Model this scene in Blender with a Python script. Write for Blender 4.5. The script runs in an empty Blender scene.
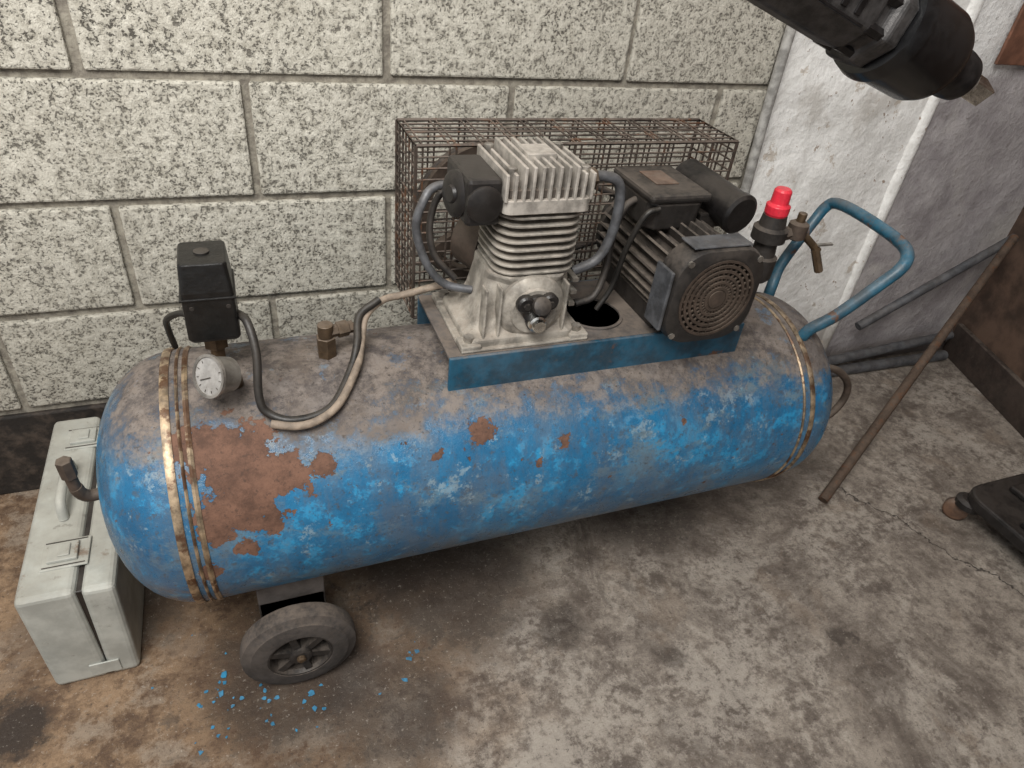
import bpy, bmesh, math, random
from mathutils import Vector, Matrix
random.seed(7)
scene=bpy.context.scene
try: scene.view_settings.view_transform='Standard'
except Exception: pass

# ------------------------------------------------------------ node helpers
class NT:
    def __init__(s,name):
        s.m=bpy.data.materials.new(name); s.m.use_nodes=True
        s.t=s.m.node_tree; s.n=s.t.nodes; s.l=s.t.links
        s.b=s.n['Principled BSDF']; s.tc=s.n.new('ShaderNodeTexCoord'); s.co=s.tc.outputs['Object']
        s.geo=s.n.new('ShaderNodeNewGeometry')
    def put(s,sock,v):
        if isinstance(v,bpy.types.NodeSocket): s.l.new(v,sock)
        else:
            if isinstance(v,(tuple,list)) and len(v)==3 and sock.type=='RGBA': v=(*v,1)
            sock.default_value=v
    def noise(s,scale,detail=4,rough=.6,co=None,dist=0.):
        n=s.n.new('ShaderNodeTexNoise'); s.l.new(co or s.co,n.inputs['Vector'])
        n.inputs['Scale'].default_value=scale; n.inputs['Detail'].default_value=detail
        n.inputs['Roughness'].default_value=rough; n.inputs['Distortion'].default_value=dist
        return n.outputs['Fac']
    def warp(s,scale,amt,detail=5):
        nn=s.n.new('ShaderNodeTexNoise'); s.l.new(s.co,nn.inputs['Vector']); nn.inputs['Scale'].default_value=scale; nn.inputs['Detail'].default_value=detail; nn.inputs['Roughness'].default_value=.7
        a=s.n.new('ShaderNodeVectorMath'); a.operation='SUBTRACT'; s.l.new(nn.outputs['Color'],a.inputs[0]); a.inputs[1].default_value=(.5,.5,.5)
        w=s.n.new('ShaderNodeVectorMath'); w.operation='MULTIPLY_ADD'; s.l.new(a.outputs[0],w.inputs[0]); w.inputs[1].default_value=(amt,amt,amt); s.l.new(s.co,w.inputs[2])
        return w.outputs[0]
    def math(s,op,a,b=0.,c=None,clamp=False):
        n=s.n.new('ShaderNodeMath'); n.operation=op; n.use_clamp=clamp
        s.put(n.inputs[0],a); s.put(n.inputs[1],b)
        if c is not None: s.put(n.inputs[2],c)
        return n.outputs[0]
    def step(s,x,lo,hi,a=0.,b=1.):
        n=s.n.new('ShaderNodeMapRange'); n.interpolation_type='SMOOTHSTEP'
        s.put(n.inputs[0],x); s.put(n.inputs[1],lo); s.put(n.inputs[2],hi); s.put(n.inputs[3],a); s.put(n.inputs[4],b)
        return n.outputs[0]
    def mix(s,f,a,b,mode='MIX'):
        n=s.n.new('ShaderNodeMix'); n.data_type='RGBA'; n.blend_type=mode
        s.put(n.inputs[0],f); s.put(n.inputs[6],a); s.put(n.inputs[7],b); return n.outputs[2]
    def xyz(s,v=None):
        n=s.n.new('ShaderNodeSeparateXYZ'); s.l.new(v or s.co,n.inputs[0]); return n.outputs
    def mapping(s,scale,loc=(0,0,0),rot=(0,0,0)):
        n=s.n.new('ShaderNodeMapping'); s.l.new(s.co,n.inputs[0])
        n.inputs['Scale'].default_value=scale; n.inputs['Location'].default_value=loc; n.inputs['Rotation'].default_value=rot
        return n.outputs[0]
    def blob(s,p,r,co=None):
        n=s.n.new('ShaderNodeVectorMath'); n.operation='DISTANCE'
        s.l.new(co or s.co,n.inputs[0]); n.inputs[1].default_value=p
        return s.step(n.outputs['Value'],0.,r,1.,0.)
    def bump(s,h,strength=.5,dist=.01):
        n=s.n.new('ShaderNodeBump'); n.inputs['Strength'].default_value=strength; n.inputs['Distance'].default_value=dist
        s.put(n.inputs['Height'],h); s.l.new(n.outputs[0],s.b.inputs['Normal'])
    def out(s,col,rough=.6,metal=0.):
        s.put(s.b.inputs['Base Color'],col); s.put(s.b.inputs['Roughness'],rough); s.put(s.b.inputs['Metallic'],metal); return s.m

def worn(name,col,rough=.55,metal=0.,dust=(.22,.175,.14),amt=.6,scale=40,var=.35,bump=.25,rust=0.):
    s=NT(name)
    n1=s.noise(scale,6,.65); n2=s.noise(scale*.35,4); n3=s.noise(scale*3.5,5,.7)
    lo=tuple(c*(1-var) for c in col); hi=tuple(min(1,c*(1+var)) for c in col)
    c=s.mix(s.step(n1,.35,.65),lo,hi)
    if rust>0:
        c=s.mix(s.math('MULTIPLY',s.step(s.noise(scale*.6,8,.7),.62-rust*.25,.68-rust*.25),.9),c,(.12,.05,.022))
    nz=s.xyz(s.geo.outputs['Normal'])[2]
    d=s.math('MULTIPLY',s.step(nz,-.2,.9,.15,1.),s.step(s.math('ADD',s.math('MULTIPLY',n2,.6),s.math('MULTIPLY',n3,.4)),.34,.6))
    d=s.math('MULTIPLY',d,amt)
    c=s.mix(d,c,dust)
    if amt>0: c=s.mix(s.step(n3,.60,.72,0,.45),c,tuple(q*.35 for q in dust))
    r=s.math('ADD',s.math('MULTIPLY',d,.4),rough,clamp=True)
    m=s.math('MULTIPLY',s.math('SUBTRACT',1.,d),metal)
    if bump: s.bump(n1,bump,.004)
    return s.out(c,r,m)

# ------------------------------------------------------------ mesh helpers
def empty(name):
    e=bpy.data.objects.new(name,None); e.empty_display_size=.1; scene.collection.objects.link(e); return e
def addobj(name,bm,mat,parent=None,smooth=False,bevel=0,seg=2):
    bmesh.ops.recalc_face_normals(bm,faces=bm.faces)
    me=bpy.data.meshes.new(name); bm.to_mesh(me); bm.free()
    if smooth:
        for p in me.polygons: p.use_smooth=True
    o=bpy.data.objects.new(name,me); scene.collection.objects.link(o)
    for m in (mat if isinstance(mat,list) else [mat]): me.materials.append(m)
    if bevel:
        b=o.modifiers.new('bev','BEVEL'); b.width=bevel; b.segments=seg; b.limit_method='ANGLE'; b.angle_limit=.6
    if parent: o.parent=parent
    return o
def bbox(bm,x,y,z,M=None,mi=0):
    vs=[bm.verts.new((a,b,c)) for a in x for b in y for c in z]
    for f in ((0,1,3,2),(4,6,7,5),(0,4,5,1),(2,3,7,6),(0,2,6,4),(1,5,7,3)):
        fc=bm.faces.new([vs[i] for i in f]); fc.material_index=mi
    if M is not None: bmesh.ops.transform(bm,matrix=M,verts=vs)
    return vs
def box(name,x,y,z,mat,parent=None,bevel=.003,M=None,seg=2):
    bm=bmesh.new(); bbox(bm,x,y,z,M); return addobj(name,bm,mat,parent,bevel=bevel,seg=seg)
def frame(d):
    d=Vector(d).normalized(); a=Vector((0,0,1)) if abs(d.z)<.9 else Vector((1,0,0))
    u=d.cross(a).normalized(); return d,u,d.cross(u).normalized()
def blathe(bm,prof,o,ax,n=32,cap=True,mi=0,ph=0.):
    d,u,v=frame(ax); o=Vector(o); rings=[]
    for s_,r in prof:
        rings.append([bm.verts.new(o+d*s_+(u*math.cos(ph+2*math.pi*i/n)+v*math.sin(ph+2*math.pi*i/n))*max(r,1e-4)) for i in range(n)])
    for a,b in zip(rings,rings[1:]):
        for i in range(n):
            f=bm.faces.new((a[i],a[(i+1)%n],b[(i+1)%n],b[i])); f.material_index=mi
    if cap:
        bm.faces.new(rings[0]).material_index=mi; bm.faces.new(rings[-1][::-1]).material_index=mi
def sharp(o,ang=.6):
    me=o.data
    bm=bmesh.new(); bm.from_mesh(me)
    for e in bm.edges:
        if len(e.link_faces)==2 and e.calc_face_angle(0)>ang: e.smooth=False
    bm.to_mesh(me); bm.free()
def lathe(name,prof,o,ax,mat,parent=None,n=32,smooth=True):
    bm=bmesh.new(); blathe(bm,prof,o,ax,n); ob=addobj(name,bm,mat,parent,smooth)
    sharp(ob); return ob
def cyl(name,a,b,r,mat,parent=None,n=24,ch=.001):
    a=Vector(a);b=Vector(b);L=(b-a).length; ch=min(ch,r*.4,L*.3)
    return lathe(name,[(0,r-ch),(ch,r),(L-ch,r),(L,r-ch)],a,b-a,mat,parent,n)
def crom(P,k=8):
    P=[Vector(p) for p in P]; Q=[P[0]*2-P[1]]+P+[P[-1]*2-P[-2]]; out=[]
    for i in range(1,len(Q)-2):
        for j in range(k):
            t=j/k; p0,p1,p2,p3=Q[i-1:i+3]
            out.append(.5*((2*p1)+(p2-p0)*t+(2*p0-5*p1+4*p2-p3)*t*t+(3*p1-p0-3*p2+p3)*t**3))
    out.append(P[-1]); return out
def bsweep(bm,pts,r,n=10,mi=0):
    prev=None; rings=[]
    for i,p in enumerate(pts):
        d=(pts[min(i+1,len(pts)-1)]-pts[max(i-1,0)]).normalized()
        if prev is None: u=frame(d)[1]
        else: u=(prev-d*prev.dot(d)).normalized()
        prev=u; v=d.cross(u)
        rings.append([bm.verts.new(p+(u*math.cos(2*math.pi*k/n)+v*math.sin(2*math.pi*k/n))*r) for k in range(n)])
    for a,b in zip(rings,rings[1:]):
        for i in range(n): bm.faces.new((a[i],a[(i+1)%n],b[(i+1)%n],b[i])).material_index=mi
    bm.faces.new(rings[0]).material_index=mi; bm.faces.new(rings[-1][::-1]).material_index=mi
def tube(name,P,r,mat,parent=None,n=12,k=8,curve=True):
    bm=bmesh.new(); pts=crom(P,k) if curve else [Vector(p) for p in P]
    bsweep(bm,pts,r,n); o=addobj(name,bm,mat,parent,True); sharp(o,.9); return o
def R(ax,deg,c=(0,0,0)):
    c=Vector(c); return Matrix.Translation(c)@Matrix.Rotation(math.radians(deg),4,ax)@Matrix.Translation(-c)

# ------------------------------------------------------------ materials
def m_block():
    s=NT('painted_block')
    pit=s.noise(210,3,.7); mid=s.noise(80,6,.75); big=s.noise(3.2,4); tone=s.noise(14,6,.7)
    holes=s.step(s.math('ADD',s.math('MULTIPLY',pit,.55),s.math('MULTIPLY',mid,.45)),.465,.415)
    holes=s.math('MULTIPLY',holes,s.step(big,.3,.65,.9,.5))
    x,y,z=s.xyz()
    c=s.mix(s.step(mid,.3,.7),(.42,.39,.32),(.74,.705,.61))
    c=s.mix(s.step(tone,.54,.74,0,.4),c,(.36,.325,.255))
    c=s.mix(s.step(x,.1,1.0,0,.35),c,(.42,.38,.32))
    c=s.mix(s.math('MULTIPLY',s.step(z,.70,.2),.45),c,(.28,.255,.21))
    streak=s.noise(5,3,co=s.mapping((3,1,.25)))
    c=s.mix(s.step(streak,.6,.75,0,.3),c,(.2,.17,.13))
    c=s.mix(holes,c,(.06,.052,.043))
    h=s.math('SUBTRACT',s.math('ADD',mid,s.math('MULTIPLY',tone,1.)),s.math('MULTIPLY',holes,.9))
    s.bump(h,.9,.006); return s.out(c,.85)
def m_mortar():
    s=NT('mortar'); a=s.noise(60,6,.7); 
    c=s.mix(s.step(a,.3,.7),(.16,.14,.115),(.36,.33,.27))
    s.bump(a,.8,.006); return s.out(c,.9)
def m_black():
    s=NT('black_skirting_paint'); a=s.noise(30,6,.7); c=s.mix(s.step(a,.4,.72),(.014,.011,.009),(.07,.052,.04))
    s.bump(a,.6,.006); return s.out(c,.7)
def m_plaster():
    s=NT('white_plaster'); a=s.noise(7,6,.65); b=s.noise(30,7,.7); g=s.noise(13,6,.7)
    x,y,z=s.xyz()
    c=s.mix(s.step(b,.35,.65),(.78,.765,.73),(.93,.915,.885))
    c=s.mix(s.step(a,.56,.66,0,.45),c,(.48,.44,.39))
    low=s.math('MULTIPLY',s.step(s.math('ADD',z,s.math('MULTIPLY',a,.30)),.40,.22),.8)
    c=s.mix(low,c,(.20,.17,.14))
    c=s.mix(s.step(g,.60,.63,0,.55),c,(.42,.33,.24))
    c=s.mix(s.step(b,.64,.67,0,.8),c,(.25,.15,.08))
    s.bump(s.math('ADD',a,s.math('MULTIPLY',b,.4)),.6,.02); return s.out(c,.7)
def m_greyplaster():
    s=NT('grey_dirty_plaster'); a=s.noise(9,7,.7); b=s.noise(60,5,.7); w=s.noise(4,3)
    x,y,z=s.xyz()
    c=s.mix(s.step(a,.3,.7),(.27,.245,.25),(.45,.42,.42))
    c=s.mix(s.step(w,.55,.7,0,.7),c,(.52,.49,.46)); 
    up=s.step(s.math('ADD',z,s.math('ADD',s.math('MULTIPLY',x,-.35),s.math('MULTIPLY',a,.06))),.24,.30)
    c=s.mix(up,c,s.mix(s.step(a,.4,.6),(.72,.71,.69),(.86,.85,.83)))
    c=s.mix(s.step(b,.58,.7,0,.5),c,(.14,.12,.10))
    c=s.mix(s.step(z,.10,.02,0,.8),c,(.12,.095,.08))
    s.bump(s.math('ADD',a,s.math('MULTIPLY',b,.3)),.6,.02); return s.out(c,.8)
def m_floor():
    s=NT('concrete_floor'); x,y,z=s.xyz()
    f=s.noise(120,6,.8); g=s.noise(40,8,.8); m=s.noise(11,8,.75); b=s.noise(3.2,6,.65)
    mm=s.math('ADD',s.math('MULTIPLY',m,.5),s.math('MULTIPLY',g,.5))
    grey=s.mix(s.step(mm,.40,.60),(.115,.090,.073),(.345,.295,.245))
    grey=s.mix(s.step(s.math('ADD',s.math('MULTIPLY',b,.5),s.math('MULTIPLY',g,.5)),.50,.57,0,.6),grey,(.44,.39,.335))
    brown=s.mix(s.step(mm,.40,.61),(.100,.058,.034),(.34,.225,.135))
    brown=s.mix(s.step(s.noise(5,7,.75),.51,.60,0,.65),brown,(.30,.245,.19))
    lf=s.step(s.math('ADD',x,s.math('MULTIPLY',s.math('SUBTRACT',b,.5),1.5)),.50,-.12)
    c=s.mix(lf,grey,brown)
    c=s.mix(s.step(s.noise(6,7,.7,dist=.5),.56,.64,0,.4),c,(.25,.19,.14))
    st=s.math('ADD',s.math('MULTIPLY',s.noise(2.6,7,.75,dist=.8),.65),s.math('MULTIPLY',g,.35))
    c=s.mix(s.step(st,.52,.58,0,.6),c,(.07,.05,.038))
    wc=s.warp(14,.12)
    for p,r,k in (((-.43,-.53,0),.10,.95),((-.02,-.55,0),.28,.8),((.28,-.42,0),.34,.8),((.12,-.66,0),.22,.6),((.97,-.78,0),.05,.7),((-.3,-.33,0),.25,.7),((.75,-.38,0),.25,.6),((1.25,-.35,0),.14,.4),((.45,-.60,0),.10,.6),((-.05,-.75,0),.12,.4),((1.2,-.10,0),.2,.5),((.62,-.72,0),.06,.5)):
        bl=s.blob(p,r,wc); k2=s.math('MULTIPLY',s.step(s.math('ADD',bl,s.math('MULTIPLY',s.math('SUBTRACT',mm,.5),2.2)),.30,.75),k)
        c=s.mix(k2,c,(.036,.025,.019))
    c=s.mix(s.step(f,.57,.64,0,.75),c,(.05,.035,.027))
    c=s.mix(s.step(f,.42,.35,0,.5),c,(.52,.46,.39))
    wx,wy,wz=s.xyz(s.warp(7,.14))
    ln=s.math('ABSOLUTE',s.math('ADD',s.math('SUBTRACT',wx,1.26),s.math('MULTIPLY',s.math('ADD',wy,.43),.45)))
    cr=s.math('MULTIPLY',s.math('MULTIPLY',s.step(ln,.0030,.0006),s.step(y,-.38,-.44)),s.math('MULTIPLY',s.step(y,-.90,-.80),.8))
    c=s.mix(cr,c,(.03,.022,.018))
    s.bump(s.math('ADD',s.math('ADD',mm,s.math('MULTIPLY',f,.5)),s.math('MULTIPLY',cr,-1.)),.8,.007)
    return s.out(c,s.step(m,.3,.7,.55,.85))
def m_tank():
    s=NT('peeling_blue_paint'); x,y,z=s.xyz()
    f=s.noise(150,5,.75); m=s.noise(30,9,.78); b=s.noise(6,6,.7); g=s.noise(70,6,.75)
    c=s.mix(s.step(b,.35,.65),(.005,.095,.21),(.010,.17,.35))
    c=s.mix(s.step(s.math('ADD',s.math('MULTIPLY',m,.6),s.math('MULTIPLY',b,.4)),.51,.56,0,.75),c,(.018,.28,.53))
    sc=s.noise(10,9,.82,co=s.mapping((.6,1,1)))
    zz=s.step(z,.27,.45,.12,.9)
    c=s.mix(s.math('MULTIPLY',s.step(sc,.50,.58),zz),c,(.12,.20,.25))
    c=s.mix(s.math('MULTIPLY',s.step(s.noise(17,9,.8),.57,.61),.6),c,(.28,.38,.43))
    # thin film of grime over all the paint, streaked round the shell
    gr=s.noise(9,8,.75,co=s.mapping((2.2,.8,.8)))
    c=s.mix(s.step(gr,.42,.62,.05,.42),c,(.13,.12,.11))
    c=s.mix(s.step(g,.56,.63,0,.55),c,(.075,.07,.065))
    c=s.mix(s.step(f,.58,.66,0,.6),c,(.045,.04,.038))
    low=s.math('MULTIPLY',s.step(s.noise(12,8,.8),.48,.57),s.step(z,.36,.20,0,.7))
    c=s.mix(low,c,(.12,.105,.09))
    # bare/rusty lower end by the left dome
    le=s.math('MULTIPLY',s.step(x,.02,-.16),s.step(z,.36,.22))
    c=s.mix(s.math('MULTIPLY',le,s.step(s.noise(20,8,.8),.47,.54,0,.8)),c,(.15,.10,.07))
    dn=s.math('ADD',z,s.math('MULTIPLY',s.math('SUBTRACT',m,.5),.15))
    dn=s.math('ADD',dn,s.math('MULTIPLY',s.math('SUBTRACT',b,.5),.13))
    dn=s.math('ADD',dn,s.step(x,.3,.8,-.003,.012))
    d=s.step(dn,.446,.498)
    dustc=s.mix(s.step(m,.38,.62),(.065,.049,.040),(.21,.17,.14))
    dustc=s.mix(s.step(b,.5,.62,0,.5),dustc,(.12,.088,.066))
    dustc=s.mix(s.step(f,.55,.66,0,.7),dustc,(.04,.03,.024))
    gap=s.step(s.noise(16,8,.8),.57,.61,0,.35)
    d=s.math('MULTIPLY',d,s.math('SUBTRACT',.95,gap))
    c=s.mix(d,c,dustc)
    wc=s.warp(22,.055,6)
    tot=None
    for p,r in (((-.045,-.537,.470),.088),((-.08,-.577,.41),.055),((-.045,-.56,.42),.065),((-.02,-.575,.40),.04),((.2825,-.542,.458),.034),((.2125,-.558,.44),.017),((.408,-.564,.429),.020),((.01,-.55,.45),.05),((.058,-.55,.452),.032),((-.09,-.52,.49),.05),((.03,-.555,.425),.022),((.36,-.575,.41),.012),((.62,-.56,.43),.012),((-.10,-.59,.33),.028),((-.05,-.585,.36),.025)):
        bl=s.blob(p,r,wc); tot=bl if tot is None else s.math('MAXIMUM',tot,bl)
    pn=s.math('ADD',s.math('MULTIPLY',s.noise(30,9,.72),.6),s.math('MULTIPLY',s.noise(60,4,.6),.4))
    pm=s.step(s.math('ADD',s.math('MULTIPLY',tot,.42),pn),.655,.662)
    pm=s.math('MULTIPLY',pm,s.step(tot,.02,.06))
    loose=s.step(s.noise(42,6,.65),.68,.69,0,1)
    pm=s.math('MAXIMUM',pm,loose)
    rust=s.mix(s.step(m,.35,.65),(.082,.040,.025),(.175,.088,.056))
    rust=s.mix(s.step(f,.55,.65,0,.6),rust,(.05,.028,.02))
    c=s.mix(pm,c,rust)
    h=s.math('ADD',s.math('MULTIPLY',pm,-1.5),s.math('ADD',s.math('MULTIPLY',f,.4),s.math('MULTIPLY',m,.7)))
    s.bump(h,.65,.003)
    ro=s.math('MAXIMUM',s.math('MAXIMUM',s.math('MULTIPLY',d,.85),s.math('MULTIPLY',pm,.8)),s.step(m,.4,.6,.27,.46))
    return s.out(c,ro)
BLOCK,MORT,BLK,PLA,GPL,FLO,TANK=m_block(),m_mortar(),m_black(),m_plaster(),m_greyplaster(),m_floor(),m_tank()
BAND=worn('bare_weld_band',(.36,.27,.175),.38,.75,amt=.4,rust=.45,var=.6)
BLUE=worn('blue_enamel',(.007,.068,.12),.45,0,amt=.55,scale=25,var=.4,rust=.12)
HBLUE=worn('handle_blue',(.008,.085,.14),.35,0,amt=.4,scale=30,rust=.22)
PLATE=worn('dusty_plate',(.08,.07,.065),.8,0,amt=.9,dust=(.18,.145,.118),scale=25)
ALU=worn('dusty_aluminium',(.34,.315,.275),.55,.35,amt=.75,dust=(.30,.255,.21),scale=30,var=.45)
ALUH=worn('head_aluminium',(.42,.39,.35),.5,.4,amt=.6,dust=(.34,.29,.245),scale=40)
FINGAP=worn('fin_gap_shade',(.06,.05,.042),.8,0,amt=.4)  # shade between the fins put into a dark core colour, plus dust
DARK=worn('black_plastic',(.010,.009,.009),.35,0,amt=.3,dust=(.11,.09,.075))
SWB=worn('black_bakelite',(.005,.005,.005),.35,0,amt=.10,dust=(.10,.085,.07),scale=90)
MOT=worn('motor_paint',(.022,.020,.019),.45,.2,amt=.65,dust=(.13,.105,.085))
MFIN=worn('motor_fin_paint',(.060,.052,.046),.5,.2,amt=.85,dust=(.19,.155,.125),scale=60)
MOTB=worn('motor_brown',(.060,.042,.032),.55,.1,amt=.7,dust=(.16,.125,.095))
WIRE=worn('cage_wire',(.060,.045,.037),.5,.4,amt=.6,rust=.3)
RUB=worn('old_rubber',(.035,.031,.029),.8,0,amt=.7,dust=(.19,.15,.12))
CAB=worn('black_cable',(.010,.010,.010),.4,0,amt=.4,dust=(.11,.09,.07))
HOSE=worn('beige_hose',(.26,.205,.155),.6,0,amt=.5,scale=60)
BRASS=worn('dull_brass',(.10,.065,.036),.45,.6,amt=.55)
STEEL=worn('dull_steel',(.33,.31,.28),.35,.8,amt=.3)
CHROME=worn('bright_steel',(.75,.74,.70),.2,1.,amt=.05)
RED=worn('red_knob_plastic',(.72,.03,.055),.35,0,amt=.12,dust=(.5,.2,.18),var=.15,bump=.05)
WHITEF=worn('gauge_face',(.34,.33,.315),.4,0,amt=.3,scale=60,var=.2)
CASE=worn('grey_case_paint',(.42,.43,.395),.45,.15,amt=.45,dust=(.30,.265,.21),scale=14,var=.18,bump=.1,rust=.08)
ROD=worn('rusty_rod',(.075,.048,.033),.7,.3,amt=.4,dust=(.16,.12,.09),scale=60,rust=.3)
PIPE=worn('galvanised_pipe',(.11,.115,.125),.45,.4,amt=.4,dust=(.15,.125,.105))
COND=worn('grey_conduit',(.33,.32,.30),.6,0,amt=.3)
WOOD=worn('brown_board',(.085,.052,.036),.6,0,amt=.2,scale=12,var=.45)
BASEB=worn('dark_baseboard',(.03,.02,.016),.6,0,amt=.5,scale=20)
RUSTP=worn('rusted_sheet',(.20,.09,.055),.7,.2,amt=.2,scale=15)
WR=worn('wrench_housing',(.045,.042,.041),.42,.35,amt=.0,scale=70,var=.5)
WRB=worn('wrench_black_boot',(.006,.006,.0065),.24,0,amt=.0,scale=120,bump=.04)
WRN=worn('wrench_nose',(.022,.020,.020),.3,.6,amt=.0,scale=120,bump=.04)
FLK=worn('blue_flake',(.02,.20,.36),.5,0,amt=.2)

# ------------------------------------------------------------ room
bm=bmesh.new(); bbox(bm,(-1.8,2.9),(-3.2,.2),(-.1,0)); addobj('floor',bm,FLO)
bm=bmesh.new(); bbox(bm,(-1.8,2.9),(.004,.2),(0,2.6)); wall=addobj('wall_back',bm,MORT)
bm=bmesh.new(); J=.0066
for r in range(13):
    off=.033 if r%2==1 else .263
    k=-5
    while off+.46*k<1.06:
        x0=off+.46*k; x1=min(x0+.46,1.075); k+=1
        if x1-x0<.05 or x0<-1.8: continue
        j=lambda: random.uniform(-.0022,.0022)
        dy=random.uniform(-.003,.0005)
        bbox(bm,(x0+J+j(),x1-J+j()),(-.003+dy,.01),(r*.2+(J if r else 0)+j()*.5,(r+1)*.2-J+j()),mi=1 if r==0 else 0)
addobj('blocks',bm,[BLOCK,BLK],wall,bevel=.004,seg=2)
def slab(name,x,z,y,mat,nx,nz,amp):
    bm=bmesh.new(); g=[[None]*(nz+1) for _ in range(nx+1)]
    from mathutils import noise as mn
    for i in range(nx+1):
        for k in range(nz+1):
            X=x[0]+(x[1]-x[0])*i/nx; Z=z[0]+(z[1]-z[0])*k/nz
            g[i][k]=bm.verts.new((X,y+amp*mn.noise(Vector((X*5,3.1,Z*5)))+amp*.5*mn.noise(Vector((X*17,1.1,Z*17))),Z))
    for i in range(nx):
        for k in range(nz): bm.faces.new((g[i][k],g[i+1][k],g[i+1][k+1],g[i][k+1]))
    o=addobj(name,bm,mat,wall,True); return o
slab('white_render',(1.07,1.545),(0,2.6),-.016,PLA,40,120,.008)
slab('grey_render',(1.54,2.9),(0,2.6),-.004,GPL,70,120,.006)
lathe('trim_bead',[(0,.022),(2.6,.022)],(1.55,-.002,0),(0,0,1),PLA,wall,16)
tube('wall_conduit',[(1.082,-.022,0.0),(1.08,-.022,.5),(1.066,-.022,.8),(1.06,-.022,1.4),(1.06,-.022,2.6)],.011,COND)
M=Matrix.Translation((2.11,.0,0))@Matrix.Rotation(math.radians(-19),4,'Z')
wr=box('wall_right',(0,.06),(-3.0,0.01),(0,2.6),WOOD,None,.004,M)
bb=box('baseboard_right',(-.018,0),(-3.0,-.03),(0,.11),BASEB,None,.003,M)
bm=bmesh.new(); bbox(bm,(1.69,2.09),(-.022,-.014),(.865,1.5))
addobj('rusty_metal_panel',bm,RUSTP,bevel=.002)

# ------------------------------------------------------------ compressor
AC=empty('air_compressor')
TY,TZ,TR=-.40,.338,.187
prof=[]; D=.125
for i in range(15):
    a=i/14*math.pi/2; prof.append((-.11-D*math.cos(a)**.9 if i<14 else -.11,TR*math.sin(a)**.85))
for i in range(1,30): prof.append((-.11+(.995)*i/30,TR))
for i in range(15):
    a=i/14*math.pi/2; prof.append((.885+(.12*math.sin(a)**.9),TR*(math.cos(a)**.85 if i<14 else 0)))
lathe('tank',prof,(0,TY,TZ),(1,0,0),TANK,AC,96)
for nm,a,w in (('weld_band_1',-.130,.011),('weld_band_2',-.112,.004),('weld_band_3',-.103,.007),('weld_band_4',.862,.005),('weld_band_5',.878,.010)):
    lathe(nm,[(0,TR-.002),(0,TR+.0015),(w*.5,TR+.003),(w,TR+.0015),(w,TR-.002)],(a,TY,TZ),(1,0,0),BAND,AC,96)
def wheel(nm,x,y,side):
    bm=bmesh.new()
    w=.046; s=[(0,.050),(0,.060),(.003,.074),(.005,.076),(.010,.087),(.017,.0885),(w-.017,.0885),(w-.010,.087),(w-.004,.078),(w,.060),(w,.052),(w*.8,.05),(w*.2,.048),(0,.050)]
    blathe(bm,s,(x,y,.0885),(0,1,0),48,False)
    o=addobj(nm+'_tyre',bm,RUB,AC,True); sharp(o,.5)
    bm=bmesh.new()
    blathe(bm,[(.006,.056),(.001,.053),(.001,.047),(.008,.044),(w-.008,.044),(w-.003,.048),(w-.003,.056),(.006,.056)],(x,y,.0885),(0,1,0),48,False)
    for k in range(6):
        a=2*math.pi*k/6+.3
        M=Matrix.Translation((x,y,.0885))@Matrix.Rotation(a,4,'Y')
        bbox(bm,(.01,.048),(.004,w-.007),(-.0055,.0055),M)
    blathe(bm,[(-.002,.012),(0,.017),(w,.017),(w+.002,.012)],(x,y,.0885),(0,1,0),24)
    blathe(bm,[(w*.7,.052),(w*.75,.052)],(x,y,.0885),(0,1,0),24)
    o=addobj(nm+'_hub',bm,MOT,AC)
    b2=bmesh.new(); blathe(b2,[(-.008,.004),(-.006,.007),(0,.007)],(x,y,.0885),(0,1,0),12); addobj(nm+'_axle_nut',b2,BRASS,AC)
wheel('wheel_1',-.004,-.588,1); wheel('wheel_2',-.004,-.259,1)
cyl('axle',(-.004,-.583,.0885),(-.004,-.225,.0885),.008,STEEL,AC)
bm=bmesh.new()
bbox(bm,(-.055,.045),(-.53,-.525),(.075,.24)); bbox(bm,(-.055,.045),(-.275,-.27),(.075,.24)); bbox(bm,(-.055,.045),(-.53,-.27),(.12,.165))
addobj('axle_bracket',bm,PLATE,AC,bevel=.003)
bm=bmesh.new(); bbox(bm,(.80,.86),(-.36,-.29),(.012,.17)); bbox(bm,(.79,.87),(-.37,-.28),(0,.014))
addobj('rear_foot',bm,MOT,AC,bevel=.003)
P=box('saddle_top',(.243,.744),(-.486,-.312),(.551,.556),PLATE,AC,.001)
bm=bmesh.new(); blathe(bm,[(0,.045),(.05,.045)],(.50,-.415,.53),(0,0,1),32); cut=addobj('cut',bm,PLATE)
mo=P.modifiers.new('b','BOOLEAN'); mo.object=cut; mo.operation='DIFFERENCE'
P.modifiers.move(1,0)
bpy.context.view_layer.update()
dg=bpy.context.evaluated_depsgraph_get(); me=bpy.data.meshes.new_from_object(P.evaluated_get(dg)); P.modifiers.clear(); P.data=me; bpy.data.objects.remove(cut)
lathe('belt_hole_rim',[(0,.045),(.0,.050),(.003,.050),(.003,.045),(0,.045)],(.50,-.415,.556),(0,0,1),PLATE,AC,32)
bm=bmesh.new(); bbox(bm,(.243,.744),(-.492,-.486),(.498,.556)); bbox(bm,(.243,.744),(-.314,-.308),(.498,.556))
bbox(bm,(.30,.34),(-.486,-.314),(.50,.551)); bbox(bm,(.66,.70),(-.486,-.314),(.50,.551))
addobj('saddle_flanges',bm,BLUE,AC,bevel=.0015)

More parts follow.
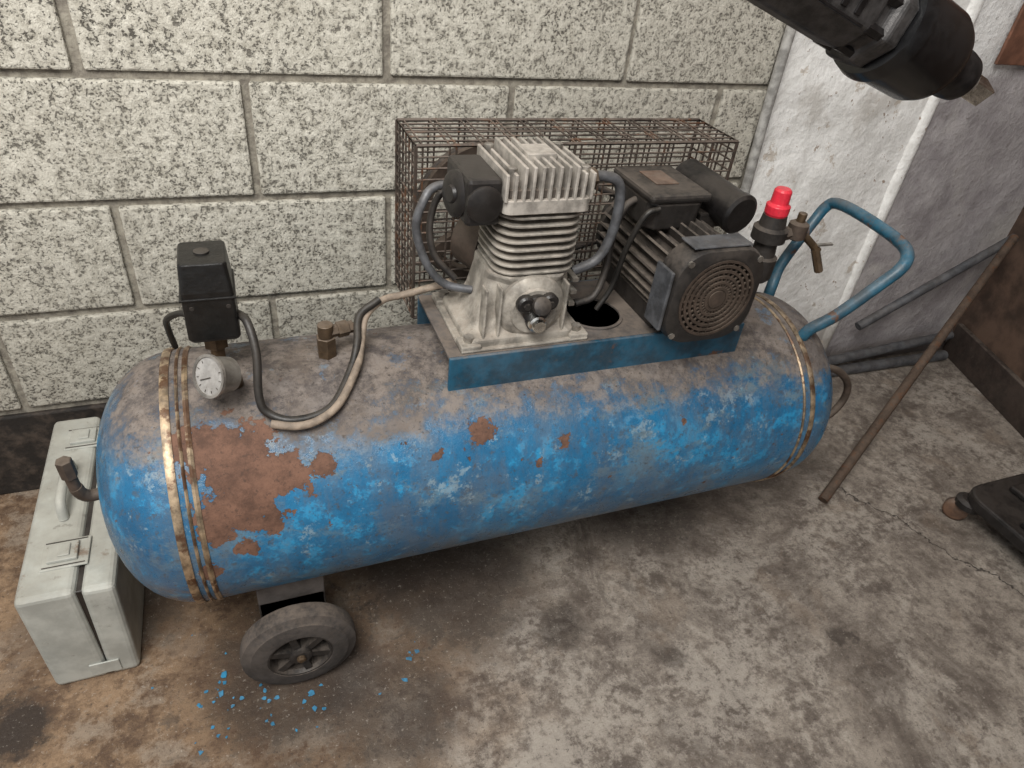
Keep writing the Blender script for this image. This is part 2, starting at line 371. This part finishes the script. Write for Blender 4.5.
# pump
def loft(name,secs,mat,parent,bevel=.004):
    bm=bmesh.new(); rs=[]
    for (x0,x1,y0,y1,z,c) in secs:
        pts=[(x0+c,y0),(x1-c,y0),(x1,y0+c),(x1,y1-c),(x1-c,y1),(x0+c,y1),(x0,y1-c),(x0,y0+c)]
        rs.append([bm.verts.new((a,b,z)) for a,b in pts])
    for a,b in zip(rs,rs[1:]):
        for i in range(8): bm.faces.new((a[i],a[(i+1)%8],b[(i+1)%8],b[i]))
    bm.faces.new(rs[0]); bm.faces.new(rs[-1]); return addobj(name,bm,mat,parent,bevel=bevel)
loft('crankcase',[(.272,.442,-.478,-.335,.556,.012),(.272,.442,-.478,-.335,.572,.012),(.288,.438,-.468,-.345,.578,.016),(.300,.436,-.464,-.348,.61,.022),(.307,.434,-.462,-.350,.648,.026),(.310,.434,-.464,-.350,.660,.02)],ALU,AC)
bm=bmesh.new()
for x in (.262,.430):
    for y in (-.483,-.352): bbox(bm,(x,x+.03),(y,y+.03),(.556,.567))
bbox(bm,(.262,.46),(-.484,-.325),(.556,.561))
for x in (.296,.318,.418): bbox(bm,(x-.002,x+.002),(-.476,-.455),(.570,.650))
addobj('pump_feet',bm,ALU,AC,bevel=.003)
bm=bmesh.new()
for x in (.277,.445):
    for y in (-.468,-.337): blathe(bm,[(0,.008),(.008,.008)],(x,y,.567),(0,0,1),6)
for z in (.60,.62,.64):
    bbox(bm,(.437,.446),(-.45,-.36),(z-.003,z+.003))
addobj('pump_bolts',bm,STEEL,AC)
lathe('bearing_cover',[(0,.050),(.006,.050),(.010,.046),(.014,.036),(.018,.034)],(.368,-.462,.612),(0,-1,0),ALU,AC,40)
bm=bmesh.new()
tri=[(math.cos(a)*.021+.368,.619+math.sin(a)*.021) for a in (math.radians(30+120*i) for i in range(3))]
for (a,b) in tri: blathe(bm,[(0,.013),(.008,.013),(.011,.010)],(a,-.480,b),(0,-1,0),20)
blathe(bm,[(0,.022),(.007,.022),(.009,.019)],(.368,-.480,.619),(0,-1,0),28)
addobj('breather_flange',bm,DARK,AC)
bm=bmesh.new()
for (a,b) in tri: blathe(bm,[(0,.005),(.004,.005)],(a,-.491,b),(0,-1,0),6)
addobj('breather_screws',bm,MOT,AC)
lathe('oil_sight',[(0,.013),(.006,.013),(.008,.010),(.014,.009)],(.368,-.489,.600),(0,-1,0),CHROME,AC,20)
lathe('oil_filler',[(0,.009),(.010,.009),(.012,.013),(.020,.013),(.022,.010)],(.367,-.488,.626),(0,-.85,.5),MOT,AC,16)
bm=bmesh.new(); cx,cy=.372,-.408
def rrect(cx,cy,hx,hy,c,z,n=5):
    out=[]
    for qx,qy,a0 in ((1,1,0),(-1,1,90),(-1,-1,180),(1,-1,270)):
        for i in range(n+1):
            a=math.radians(a0+90*i/n); out.append((cx+qx*(hx-c)+c*math.cos(a),cy+qy*(hy-c)+c*math.sin(a),z))
    return out
def prism(bm,lo,hi,mi=0):
    a=[bm.verts.new(p) for p in lo]; b=[bm.verts.new(p) for p in hi]; n=len(a)
    for i in range(n): bm.faces.new((a[i],a[(i+1)%n],b[(i+1)%n],b[i])).material_index=mi
    bm.faces.new(a[::-1]).material_index=mi; bm.faces.new(b).material_index=mi
prism(bm,rrect(cx,cy,.044,.040,.035,.655),rrect(cx,cy,.044,.040,.035,.757),1)
for i in range(8):
    z=.663+i*.0115; hx=.062
    prism(bm,rrect(cx+.002,cy,hx,.056,.03,z),rrect(cx+.002,cy,hx,.056,.03,z+.0036))
addobj('cylinder_fins',bm,[ALU,FINGAP],AC,bevel=.0008,seg=1)
bm=bmesh.new(); hx0=cx+.001
prism(bm,rrect(hx0,cy,.062,.060,.012,.753),rrect(hx0,cy,.062,.060,.012,.772))
prism(bm,rrect(hx0,cy,.058,.054,.012,.772),rrect(hx0,cy,.058,.054,.012,.784),1)
for i in range(11):
    x=.313+i*.0120
    top=.815 if 2<=i<=8 else .806
    bbox(bm,(x-.0022,x+.0022),(-.468,-.348),(.770,top)); 
bbox(bm,(.352,.393),(-.43,-.39),(.784,.819))
addobj('cylinder_head',bm,[ALUH,FINGAP],AC,bevel=.001,seg=1)
bm=bmesh.new()
for x in (.323,.374,.425):
    for y in (-.452,-.362): blathe(bm,[(0,.007),(.026,.007),(.027,.005)],(x,y,.784),(0,0,1),6)
addobj('head_bolts',bm,STEEL,AC)
box('intake_body',(.264,.311),(-.458,-.362),(.735,.798),DARK,AC,.006)
lathe('intake_cap',[(0,.030),(.010,.030),(.014,.024),(.014,.012),(.018,.010)],(.268,-.42,.766),(-1,-.25,.1),DARK,AC,28)
lathe('intake_front_cap',[(0,.024),(.006,.024),(.008,.02)],(.287,-.456,.766),(0,-1,0),DARK,AC,28)
tube('delivery_pipe',[(.43,-.42,.780),(.475,-.42,.783),(.500,-.42,.770),(.507,-.42,.735),(.503,-.42,.69),(.487,-.42,.655),(.45,-.42,.638)],.0075,PIPE,AC)
cyl('pipe_nut_1',(.434,-.42,.780),(.460,-.42,.782),.014,BRASS,AC,6)
tube('transfer_pipe',[(.565,-.38,.732),(.54,-.385,.72),(.525,-.39,.68),(.518,-.40,.62),(.50,-.41,.585),(.47,-.41,.575)],.0060,MOT,AC)
tube('motor_cable',[(.57,-.43,.735),(.548,-.43,.725),(.535,-.42,.67),(.53,-.41,.60),(.51,-.41,.56)],.0045,CAB,AC)
tube('cooling_pipe',[(.30,-.37,.755),(.25,-.37,.757),(.228,-.38,.738),(.220,-.38,.70),(.236,-.385,.648),(.262,-.39,.618),(.30,-.40,.61)],.006,PIPE,AC)
tube('cooling_pipe_inner',[(.30,-.35,.74),(.262,-.35,.738),(.245,-.36,.70),(.25,-.37,.655),(.28,-.38,.62)],.005,MOT,AC)
bm=bmesh.new(); fo=(.372,-.225,.655)
blathe(bm,[(0,.100),(0,.118),(.008,.120),(.013,.112),(.018,.120),(.026,.118),(.026,.100),(0,.100)],fo,(0,-1,0),56,False)
for k in range(5):
    M=Matrix.Translation(fo)@Matrix.Rotation(2*math.pi*k/5,4,'Y'); bbox(bm,(.015,.105),(-.022,-.006),(-.010,.010),M)
blathe(bm,[(0,.024),(.11,.024)],fo,(0,-1,0),24)
addobj('flywheel',bm,MOTB,AC)
lathe('crank_housing',[(0,.05),(.05,.045),(.06,.03)],(.352,-.345,.650),(-.5,.8,.05),MOTB,AC,28)
lathe('motor_pulley',[(0,.035),(.006,.036),(.012,.028),(.018,.036),(.024,.035)],(.63,-.225,.637),(0,-1,0),MOT,AC,32)
bm=bmesh.new(); L=[]
for i in range(40):
    a=math.pi/2+math.pi*i/39; L.append(Vector((.372+.116*math.cos(a),-.238,.655+.116*math.sin(a))))
for i in range(20):
    a=-math.pi/2+math.pi*i/19; L.append(Vector((.63+.033*math.cos(a),-.238,.637+.033*math.sin(a))))
L.append(L[0]); bsweep(bm,L,.006,6); addobj('drive_belt',bm,RUB,AC,True)
def wires(bm,a,b,r=.0017): bsweep(bm,[Vector(a),Vector(b)],r,5)
bm=bmesh.new(); gx0,gx1,gy0,gy1,gz0,gz1=.242,.795,-.285,-.165,.50,.783
zs=[gz0+i*(gz1-gz0)/17 for i in range(18)]; xs=[]
for i in range(12):
    q=gx0+i*(gx1-gx0)/11; xs+=[q,q+.010] if i<11 else [q]
ys=[gy0+i*(gy1-gy0)/6 for i in range(7)]
for y in (gy0,gy1):
    for z in zs: wires(bm,(gx0,y,z),(gx1,y,z))
    for x in xs: wires(bm,(x,y,gz0),(x,y,gz1))
for y in ys[1:-1]:
    wires(bm,(gx0,y,gz1),(gx1,y,gz1)); wires(bm,(gx0,y,gz0),(gx0,y,gz1)); wires(bm,(gx1,y,gz0),(gx1,y,gz1))
for x in xs: wires(bm,(x,gy0,gz1),(x,gy1,gz1))
for z in zs:
    wires(bm,(gx0,gy0,z),(gx0,gy1,z)); wires(bm,(gx1,gy0,z),(gx1,gy1,z))
for y in (gy0,gy1):
    for a,b in (((gx0,y,gz0),(gx1,y,gz0)),((gx0,y,gz1),(gx1,y,gz1)),((gx0,y,gz0),(gx0,y,gz1)),((gx1,y,gz0),(gx1,y,gz1))): wires(bm,a,b,.003)
addobj('belt_guard',bm,WIRE,AC)
box('guard_bracket',(.36,.42),(-.312,-.285),(.545,.556),PLATE,AC,.001)
box('guard_bracket_2',(.66,.72),(-.312,-.285),(.545,.556),PLATE,AC,.001)

# motor
mo=(.634,0,.635); yo=-.010
bm=bmesh.new(); blathe(bm,[(0,.055),(.004,.058),(.21,.058),(.215,.055)],(mo[0],-.27,mo[2]),(0,-1,0),40,mi=1)
for k in range(28):
    a=2*math.pi*k/28
    M=Matrix.Translation((mo[0],0,mo[2]))@Matrix.Rotation(a,4,'Y'); bbox(bm,(.054,.076),(-.482,-.285),(-.0018,.0018),M)
addobj('motor_body',bm,[MFIN,MOT],AC)
lathe('motor_rear_shield',[(0,.03),(.006,.060),(.018,.074),(.03,.074)],(mo[0],-.262,mo[2]),(0,-1,0),MOT,AC,40)
def rsq(h,c,y,n=8):
    return [Vector((p[0],y+yo,p[1])) for p in rrect(mo[0],mo[2],h,h,c,0,n)]
def circ(r,y,n):
    out=[]
    for a0 in (0,90,180,270):
        for i in range(n+1):
            a=math.radians(a0+90*(i+.35)/(n+.7)); out.append(Vector((mo[0]+r*math.cos(a),y+yo,mo[2]+r*math.sin(a))))
    return out
bm=bmesh.new()
R_=[rsq(.074,.050,-.470),rsq(.0775,.050,-.474),rsq(.0775,.048,-.508),rsq(.075,.048,-.517),circ(.0675,-.5215,8),circ(.0635,-.5215,8),circ(.0635,-.512,8)]
rings=[[bm.verts.new(p) for p in r_] for r_ in R_]
for a,b in zip(rings,rings[1:]):
    n=len(a)
    for i in range(n): bm.faces.new((a[i],a[(i+1)%n],b[(i+1)%n],b[i]))
bm.faces.new(rings[0]); bm.faces.new(rings[-1])
o=addobj('fan_cowl',bm,MOT,AC,True); sharp(o,.45)
bm=bmesh.new()
for r_ in (.018,.027,.036,.045,.053,.061): 
    blathe(bm,[(-.522+yo,r_-.002),(-.522+yo,r_+.002),(-.517+yo,r_+.002),(-.517+yo,r_-.002),(-.522+yo,r_-.002)],(mo[0],0,mo[2]),(0,1,0),40,False)
for k in range(28):
    M=Matrix.Translation((mo[0],0,mo[2]))@Matrix.Rotation(2*math.pi*k/28,4,'Y'); bbox(bm,(.012,.065),(-.521+yo,-.518+yo),(-.0012,.0012),M)
blathe(bm,[(-.523+yo,.010),(-.523+yo,.014),(-.516+yo,.014)],(mo[0],0,mo[2]),(0,1,0),24)
addobj('fan_grille',bm,MOTB,AC)
bm=bmesh.new()
bbox(bm,(mo[0]-.0835,mo[0]-.078),(-.514+yo,-.472+yo),(mo[2]-.050,mo[2]+.045))
bbox(bm,(mo[0]-.055,mo[0]+.045),(-.512+yo,-.474+yo),(mo[2]+.0775,mo[2]+.081))
addobj('cowl_strap',bm,PIPE,AC,bevel=.002)
bm=bmesh.new()
for ax,az in ((-.059,.059),(.059,.059),(.059,-.059),(-.059,-.059)): blathe(bm,[(0,.005),(.004,.005)],(mo[0]+ax,-.516+yo,mo[2]+az),(0,-1,0),8)
addobj('cowl_screws',bm,STEEL,AC)
bm=bmesh.new()
for x in (.574,.672): bbox(bm,(x,x+.022),(-.475,-.31),(.556,.590))
addobj('motor_feet',bm,MOT,AC,bevel=.002)
loft('terminal_box',[(.56,.650,-.425,-.315,.698,.012),(.556,.653,-.43,-.31,.742,.012)],MOT,AC)
box('terminal_lid',(.552,.657),(-.433,-.307),(.742,.755),MOT,AC,.005)
box('terminal_label',(.583,.622),(-.39,-.335),(.755,.7565),worn('old_label',(.10,.055,.036),.6,scale=30),AC,0.0005)
lathe('capacitor',[(0,.026),(.005,.030),(.125,.030),(.13,.032),(.140,.032),(.144,.027)],(.690,-.305,.736),(.12,-1,-.08),DARK,AC,32)
box('capacitor_cradle',(.662,.722),(-.41,-.33),(.690,.714),MOT,AC,.003)

# pressure switch, gauge, cables, fitting
cyl('switch_stem',(-.054,-.40,.518),(-.054,-.40,.60),.009,BRASS,AC)
cyl('switch_nut',(-.054,-.40,.560),(-.054,-.40,.578),.016,BRASS,AC,6)
loft('pressure_switch',[(-.080,-.024,-.434,-.370,.588,.003),(-.083,-.021,-.438,-.366,.594,.003),(-.082,-.022,-.438,-.366,.660,.003),(-.079,-.025,-.434,-.370,.697,.004)],SWB,AC,.002)
box('switch_cover_rim',(-.0845,-.0195),(-.4395,-.3645),(.650,.653),SWB,AC,.001)
lathe('switch_knob',[(0,.009),(.003,.009),(.004,.007)],(-.052,-.402,.696),(0,0,1),CAB,AC,20)
bm=bmesh.new(); blathe(bm,[(0,.0028),(.002,.0028)],(-.072,-.437,.64),(0,-1,0),10); blathe(bm,[(0,.0028),(.002,.0028)],(-.030,-.437,.64),(0,-1,0),10)
addobj('switch_screws',bm,MOT,AC)
gd=Vector((-.74,-.56,.40)).normalized(); gc=Vector((-.062,-.485,.571))
lathe('pressure_gauge',[(-.030,.010),(-.028,.022),(-.004,.0245),(.0,.0275),(.004,.0275),(.004,.024),(.001,.024),(.001,.001)],gc,gd,STEEL,AC,40)
lathe('gauge_dial',[(0,.0240),(.0012,.0240)],gc+gd*.001,gd,WHITEF,AC,32)
bm=bmesh.new(); d,u,v=frame(gd)
bsweep(bm,[gc+gd*.0035-u*.004,gc+gd*.0035+u*.012+v*.010],.0006,5)
for i in range(9):
    a=math.radians(-40+i*32); p=gc+gd*.0028+(u*math.cos(a)+v*math.sin(a))*.018; q=gc+gd*.0028+(u*math.cos(a)+v*math.sin(a))*.0215; bsweep(bm,[p,q],.0005,4)
addobj('gauge_needle',bm,MOT,AC)
tube('gauge_stem',[gc-gd*.026,(-.036,-.45,.54),(-.034,-.435,.512)],.008,BRASS,AC)
tube('switch_cable',[(-.026,-.41,.615),(-.012,-.44,.617),(-.006,-.468,.585),(-.010,-.49,.535),(-.002,-.499,.512),(.03,-.51,.503),(.077,-.500,.508),(.112,-.453,.530),(.128,-.42,.553),(.138,-.385,.575),(.17,-.37,.590)],.0055,CAB,AC)
tube('beige_tube',[(.00,-.512,.504),(.03,-.519,.500),(.06,-.515,.502),(.09,-.497,.512),(.122,-.45,.534),(.136,-.41,.55),(.148,-.38,.57),(.175,-.365,.585),(.205,-.36,.588),(.24,-.365,.598),(.285,-.37,.612)],.0055,HOSE,AC)
tube('rear_cable',[(-.078,-.385,.60),(-.095,-.36,.590),(-.115,-.33,.565),(-.12,-.30,.53),(-.118,-.285,.49)],.0045,CAB,AC)
cyl('check_valve',(.088,-.40,.518),(.088,-.40,.556),.014,BRASS,AC,6)
cyl('check_valve_top',(.088,-.40,.556),(.088,-.40,.576),.011,BRASS,AC,16)
cyl('check_valve_side',(.088,-.40,.562),(.128,-.39,.562),.009,BRASS,AC,6)
cyl('check_valve_nut',(.104,-.396,.562),(.120,-.392,.562),.0115,BRASS,AC,6)
tube('drain_elbow',[(-.200,-.43,.366),(-.238,-.442,.366),(-.250,-.447,.376),(-.254,-.449,.392)],.0085,MOTB,AC)
cyl('drain_pipe',(-.254,-.449,.385),(-.256,-.450,.432),.0075,MOTB,AC); cyl('drain_nut',(-.255,-.450,.412),(-.256,-.450,.442),.010,MOTB,AC,6); cyl('drain_boss',(-.200,-.43,.366),(-.230,-.4385,.366),.014,MOTB,AC,6)
tube('handle',[(.893,-.478,.49),(.900,-.485,.52),(.93,-.50,.555),(.975,-.515,.615),(1.004,-.520,.650),(1.022,-.505,.668),(1.036,-.46,.674),(1.050,-.36,.674),(1.056,-.30,.668),(1.050,-.283,.655),(1.03,-.283,.62),(.975,-.30,.55),(.95,-.32,.515),(.945,-.325,.48)],.0105,HBLUE,AC,16)
lathe('regulator_body',[(0,.012),(.02,.012),(.022,.02),(.03,.027),(.07,.028),(.074,.022),(.10,.020),(.104,.031),(.125,.031),(.13,.024),(.15,.021)],(.885,-.335,.52),(-.02,0,1),MOT,AC,28)
bm=bmesh.new(); blathe(bm,[(0,.018),(.006,.021),(.020,.0215),(.024,.016),(.046,.0155),(.05,.012)],(.882,-.335,.668),(-.02,0,1),20); addobj('regulator_knob',bm,RED,AC,bevel=.001)
cyl('regulator_outlet',(.895,-.335,.625),(.945,-.34,.640),.012,MOTB,AC,6)
lathe('outlet_cross',[(0,.012),(.004,.018),(.03,.018),(.034,.012)],(.94,-.34,.622),(0,0,1),MOTB,AC,16)
cyl('tap_arm',(.95,-.34,.636),(.994,-.355,.600),.007,BRASS,AC); cyl('tap_end',(.987,-.352,.606),(1.005,-.365,.562),.008,BRASS,AC,8)
box('tap_lever',(.985,1.02),(-.36,-.352),(.612,.616),STEEL,AC,.001)
cyl('outlet_top',(.94,-.34,.655),(.94,-.34,.672),.008,BRASS,AC)
tube('tail_hose',[(.955,-.43,.40),(1.00,-.455,.405),(1.06,-.455,.385),(1.105,-.455,.345),(1.115,-.455,.30),(1.09,-.455,.262),(1.04,-.45,.245),(.96,-.43,.25)],.0075,MOTB,AC)
lathe('side_port',[(0,.014),(.03,.014),(.032,.010)],(.975,-.45,.41),(1,-.3,.2),DARK,AC,8)

# ------------------------------------------------------------ tool case
TC=empty('tool_case')
box('case_body',(-.372,-.296),(-.477,-.065),(0,.217),CASE,TC,.009,seg=3)
Mt=R('Y',2.0,(-.296,0,0))
box('case_lid',(-.2965,-.252),(-.477,-.065),(.001,.215),CASE,TC,.009,Mt,3)
bm=bmesh.new(); bbox(bm,(-.300,-.284),(-.470,-.075),(.004,.208)); addobj('case_gap_shade',bm,DARK,TC,bevel=.002)  # dark strip standing in for the shade inside the open seam
bm=bmesh.new()
for y in (-.40,-.13):
    bbox(bm,(-.345,-.282),(y-.028,y+.028),(.216,.2195)); bbox(bm,(-.336,-.296),(y-.018,y+.018),(.2195,.2255)); bbox(bm,(-.322,-.306),(y-.012,y+.012),(.2255,.2285))
addobj('case_latches',bm,CASE,TC,bevel=.002)
bm=bmesh.new()
for y in (-.40,-.13):
    bbox(bm,(-.342,-.286),(y-.0245,y-.0230),(.2190,.2205)); bbox(bm,(-.342,-.286),(y+.0230,y+.0245),(.2190,.2205))
addobj('latch_springs',bm,MOT,TC)
tube('case_handle',[(-.325,-.325,.217),(-.325,-.318,.238),(-.325,-.30,.246),(-.325,-.235,.246),(-.325,-.217,.238),(-.325,-.21,.217)],.0075,CASE,TC)
bm=bmesh.new()
for y in (-.42,-.12): bbox(bm,(-.315,-.277),(y-.02,y+.02),(-.0,.002))
bbox(bm,(-.318,-.276),(-.4795,-.4765),(.012,.040))
addobj('case_hinges',bm,CASE,TC,bevel=.001)

# ------------------------------------------------------------ rod, pipes, dolly
tube('metal_rod',[(1.18,-.479,.010),(1.60,-.278,.235),(2.00,-.088,.440)],.0115,ROD,None,12,curve=False)
tube('steel_pipe',[(1.45,-.05,.017),(2.04,-.06,.017)],.016,PIPE,None,16,curve=False)
tube('steel_pipe',[(1.49,-.045,.048),(2.04,-.045,.085)],.014,PIPE,None,16,curve=False)
tube('steel_pipe',[(1.60,-.055,.175),(2.06,-.055,.42)],.013,PIPE,None,16,curve=False)
CD=empty('caster_dolly')
DX,DY,DH=1.58,-.735,.125
bm=bmesh.new(); prism(bm,rrect(DX,DY,DH,DH+.02,.05,.06,6),rrect(DX,DY,DH,DH+.02,.05,.090,6))
addobj('dolly_tray',bm,DARK,CD,bevel=.006)
bm=bmesh.new(); bbox(bm,(DX-.10,DX+.10),(DY-.02,DY+.02),(.090,.105)); bbox(bm,(DX-.02,DX+.02),(DY-.11,DY+.11),(.090,.105)); blathe(bm,[(0,.04),(.03,.035)],(DX,DY,.090),(0,0,1),24)
addobj('dolly_ribs',bm,DARK,CD,bevel=.004)
bm=bmesh.new()
for sx,sy in ((-1,1),(1,1),(-1,-1),(1,-1)):
    x,y=DX+sx*.10,DY+sy*.125
    blathe(bm,[(-.011,.020),(-.009,.026),(.009,.026),(.011,.020)],(x-.012,y+.012,.026),(1,.5,0),20)
addobj('dolly_wheels',bm,worn('brown_caster',(.12,.065,.04),.5),CD,True)
bm=bmesh.new()
for sx,sy in ((-1,1),(1,1),(-1,-1),(1,-1)):
    x,y=DX+sx*.10,DY+sy*.125
    blathe(bm,[(0,.030),(.014,.030),(.02,.02)],(x,y,.046),(0,0,1),16)
addobj('dolly_forks',bm,DARK,CD)

# ------------------------------------------------------------ impact wrench
IW=empty('impact_wrench'); A=Vector((.330,-.85,1.073)); dd=Vector((.2,0,-.066)).normalized()
lathe('hammer_case',[(.076,.026),(.078,.0325),(.086,.0345),(.089,.0345),(.091,.0325),(.134,.0318),(.141,.0295),(.144,.026),(.145,.020)],A,dd,WRB,IW,56)
lathe('nose_collar',[(.144,.0205),(.150,.0205),(.152,.0185),(.170,.0165),(.172,.0175),(.180,.0165),(.184,.012)],A,dd,WRN,IW,48)
lathe('anvil_nose',[(.18,.0105),(.190,.0105),(.192,.008)],A,dd,STEEL,IW,24)
Mx=Matrix.Translation(A)@dd.to_track_quat('X','Z').to_matrix().to_4x4()
box('square_drive',(.188,.214),(-.0075,.0075),(-.0075,.0075),CHROME,IW,.0012,Mx@Matrix.Rotation(.5,4,'X'))
bm=bmesh.new()
def hexsec(s,r,q): return [Mx@Vector((s,r*math.cos(math.radians(22.5+45*i)),q*math.sin(math.radians(22.5+45*i)))) for i in range(8)]
secs=[hexsec(s,a,b) for s,a,b in ((-.10,.022,.024),(-.09,.028,.028),(.050,.028,.028),(.054,.025,.025),(.060,.025,.025),(.064,.031,.031),(.075,.031,.031),(.078,.026,.026))]
rs=[[bm.verts.new(p) for p in q] for q in secs]
for a,b in zip(rs,rs[1:]):
    for i in range(8): bm.faces.new((a[i],a[(i+1)%8],b[(i+1)%8],b[i]))
bm.faces.new(rs[0]); bm.faces.new(rs[-1]); addobj('motor_housing',bm,WR,IW,bevel=.002)
box('grip',(-.075,-.03),(-.018,.018),(-.16,-.02),WRB,IW,.012,Mx@Matrix.Rotation(math.radians(180),4,'X'),3)
bm=bmesh.new()
for i in range(8):
    a=math.radians(22.5+45*i); p=Mx@Vector((.048,.0245*math.cos(a),.0245*math.sin(a))); blathe(bm,[(0,.004),(.016,.004)],p,dd,6)
addobj('housing_bolts',bm,WRN,IW)
bm=bmesh.new()
for i in range(3): bbox(bm,(.004+i*.013,.009+i*.013),(-.0270,-.0255),(-.008,.008),Mx)
bbox(bm,(-.005,.042),(-.0270,-.0255),(.0105,.0125),Mx); bbox(bm,(-.005,.042),(-.0270,-.0255),(-.0125,-.0105),Mx)
addobj('housing_badge',bm,WRN,IW,bevel=.0005)

# ------------------------------------------------------------ paint flakes
bm=bmesh.new()
for cx_,cy_,sd,n in ((-.115,-.565,.045,22),(.173,-.59,.025,6),(-.06,-.62,.05,16),(.02,-.63,.05,5),(-.10,-.50,.05,8)):
    for _ in range(n):
        x=random.gauss(cx_,sd); y=random.gauss(cy_,sd*.7); r=random.uniform(.0015,.008)*random.random()+.0012
        k=random.randint(4,6); a0=random.random()*6
        bm.faces.new([bm.verts.new((x+r*random.uniform(.4,1.2)*math.cos(a0+2*math.pi*i/k),y+r*random.uniform(.4,1.2)*math.sin(a0+2*math.pi*i/k),.0015+random.random()*.001)) for i in range(k)])
addobj('paint_flakes',bm,FLK)

# ------------------------------------------------------------ light + camera
w=bpy.data.worlds.new('World'); scene.world=w; w.use_nodes=True
w.node_tree.nodes['Background'].inputs[0].default_value=(.97,.98,1,1); w.node_tree.nodes['Background'].inputs[1].default_value=.55
def area(name,loc,tgt,size,power,col):
    l=bpy.data.lights.new(name,'AREA'); l.energy=power; l.size=size; l.color=col
    o=bpy.data.objects.new(name,l); scene.collection.objects.link(o); o.location=loc
    o.rotation_euler=(Vector(tgt)-Vector(loc)).to_track_quat('-Z','Y').to_euler()
area('workshop_lamp',(-.5,-1.5,2.4),(.1,-.1,.5),1.0,68,(1,.98,.94))
area('right_fill',(2.0,-2.8,2.0),(1.1,-.2,.5),1.5,58,(.99,.985,1))  # added fill aimed at the right part of the wall, no doorway there
cam=bpy.data.cameras.new('camera'); co=bpy.data.objects.new('camera',cam); scene.collection.objects.link(co)
f=Vector((.337,.731,-.594)).normalized(); r=Vector((.9325,-.346,.102)); r=(r-f*r.dot(f)).normalized(); u=r.cross(f)
M=Matrix((( r.x,u.x,-f.x,0),(r.y,u.y,-f.y,-1.233),(r.z,u.z,-f.z,1.1),(0,0,0,1)))
co.matrix_world=M; cam.sensor_width=36; cam.lens=682/1024*36; cam.clip_start=.01
scene.camera=co
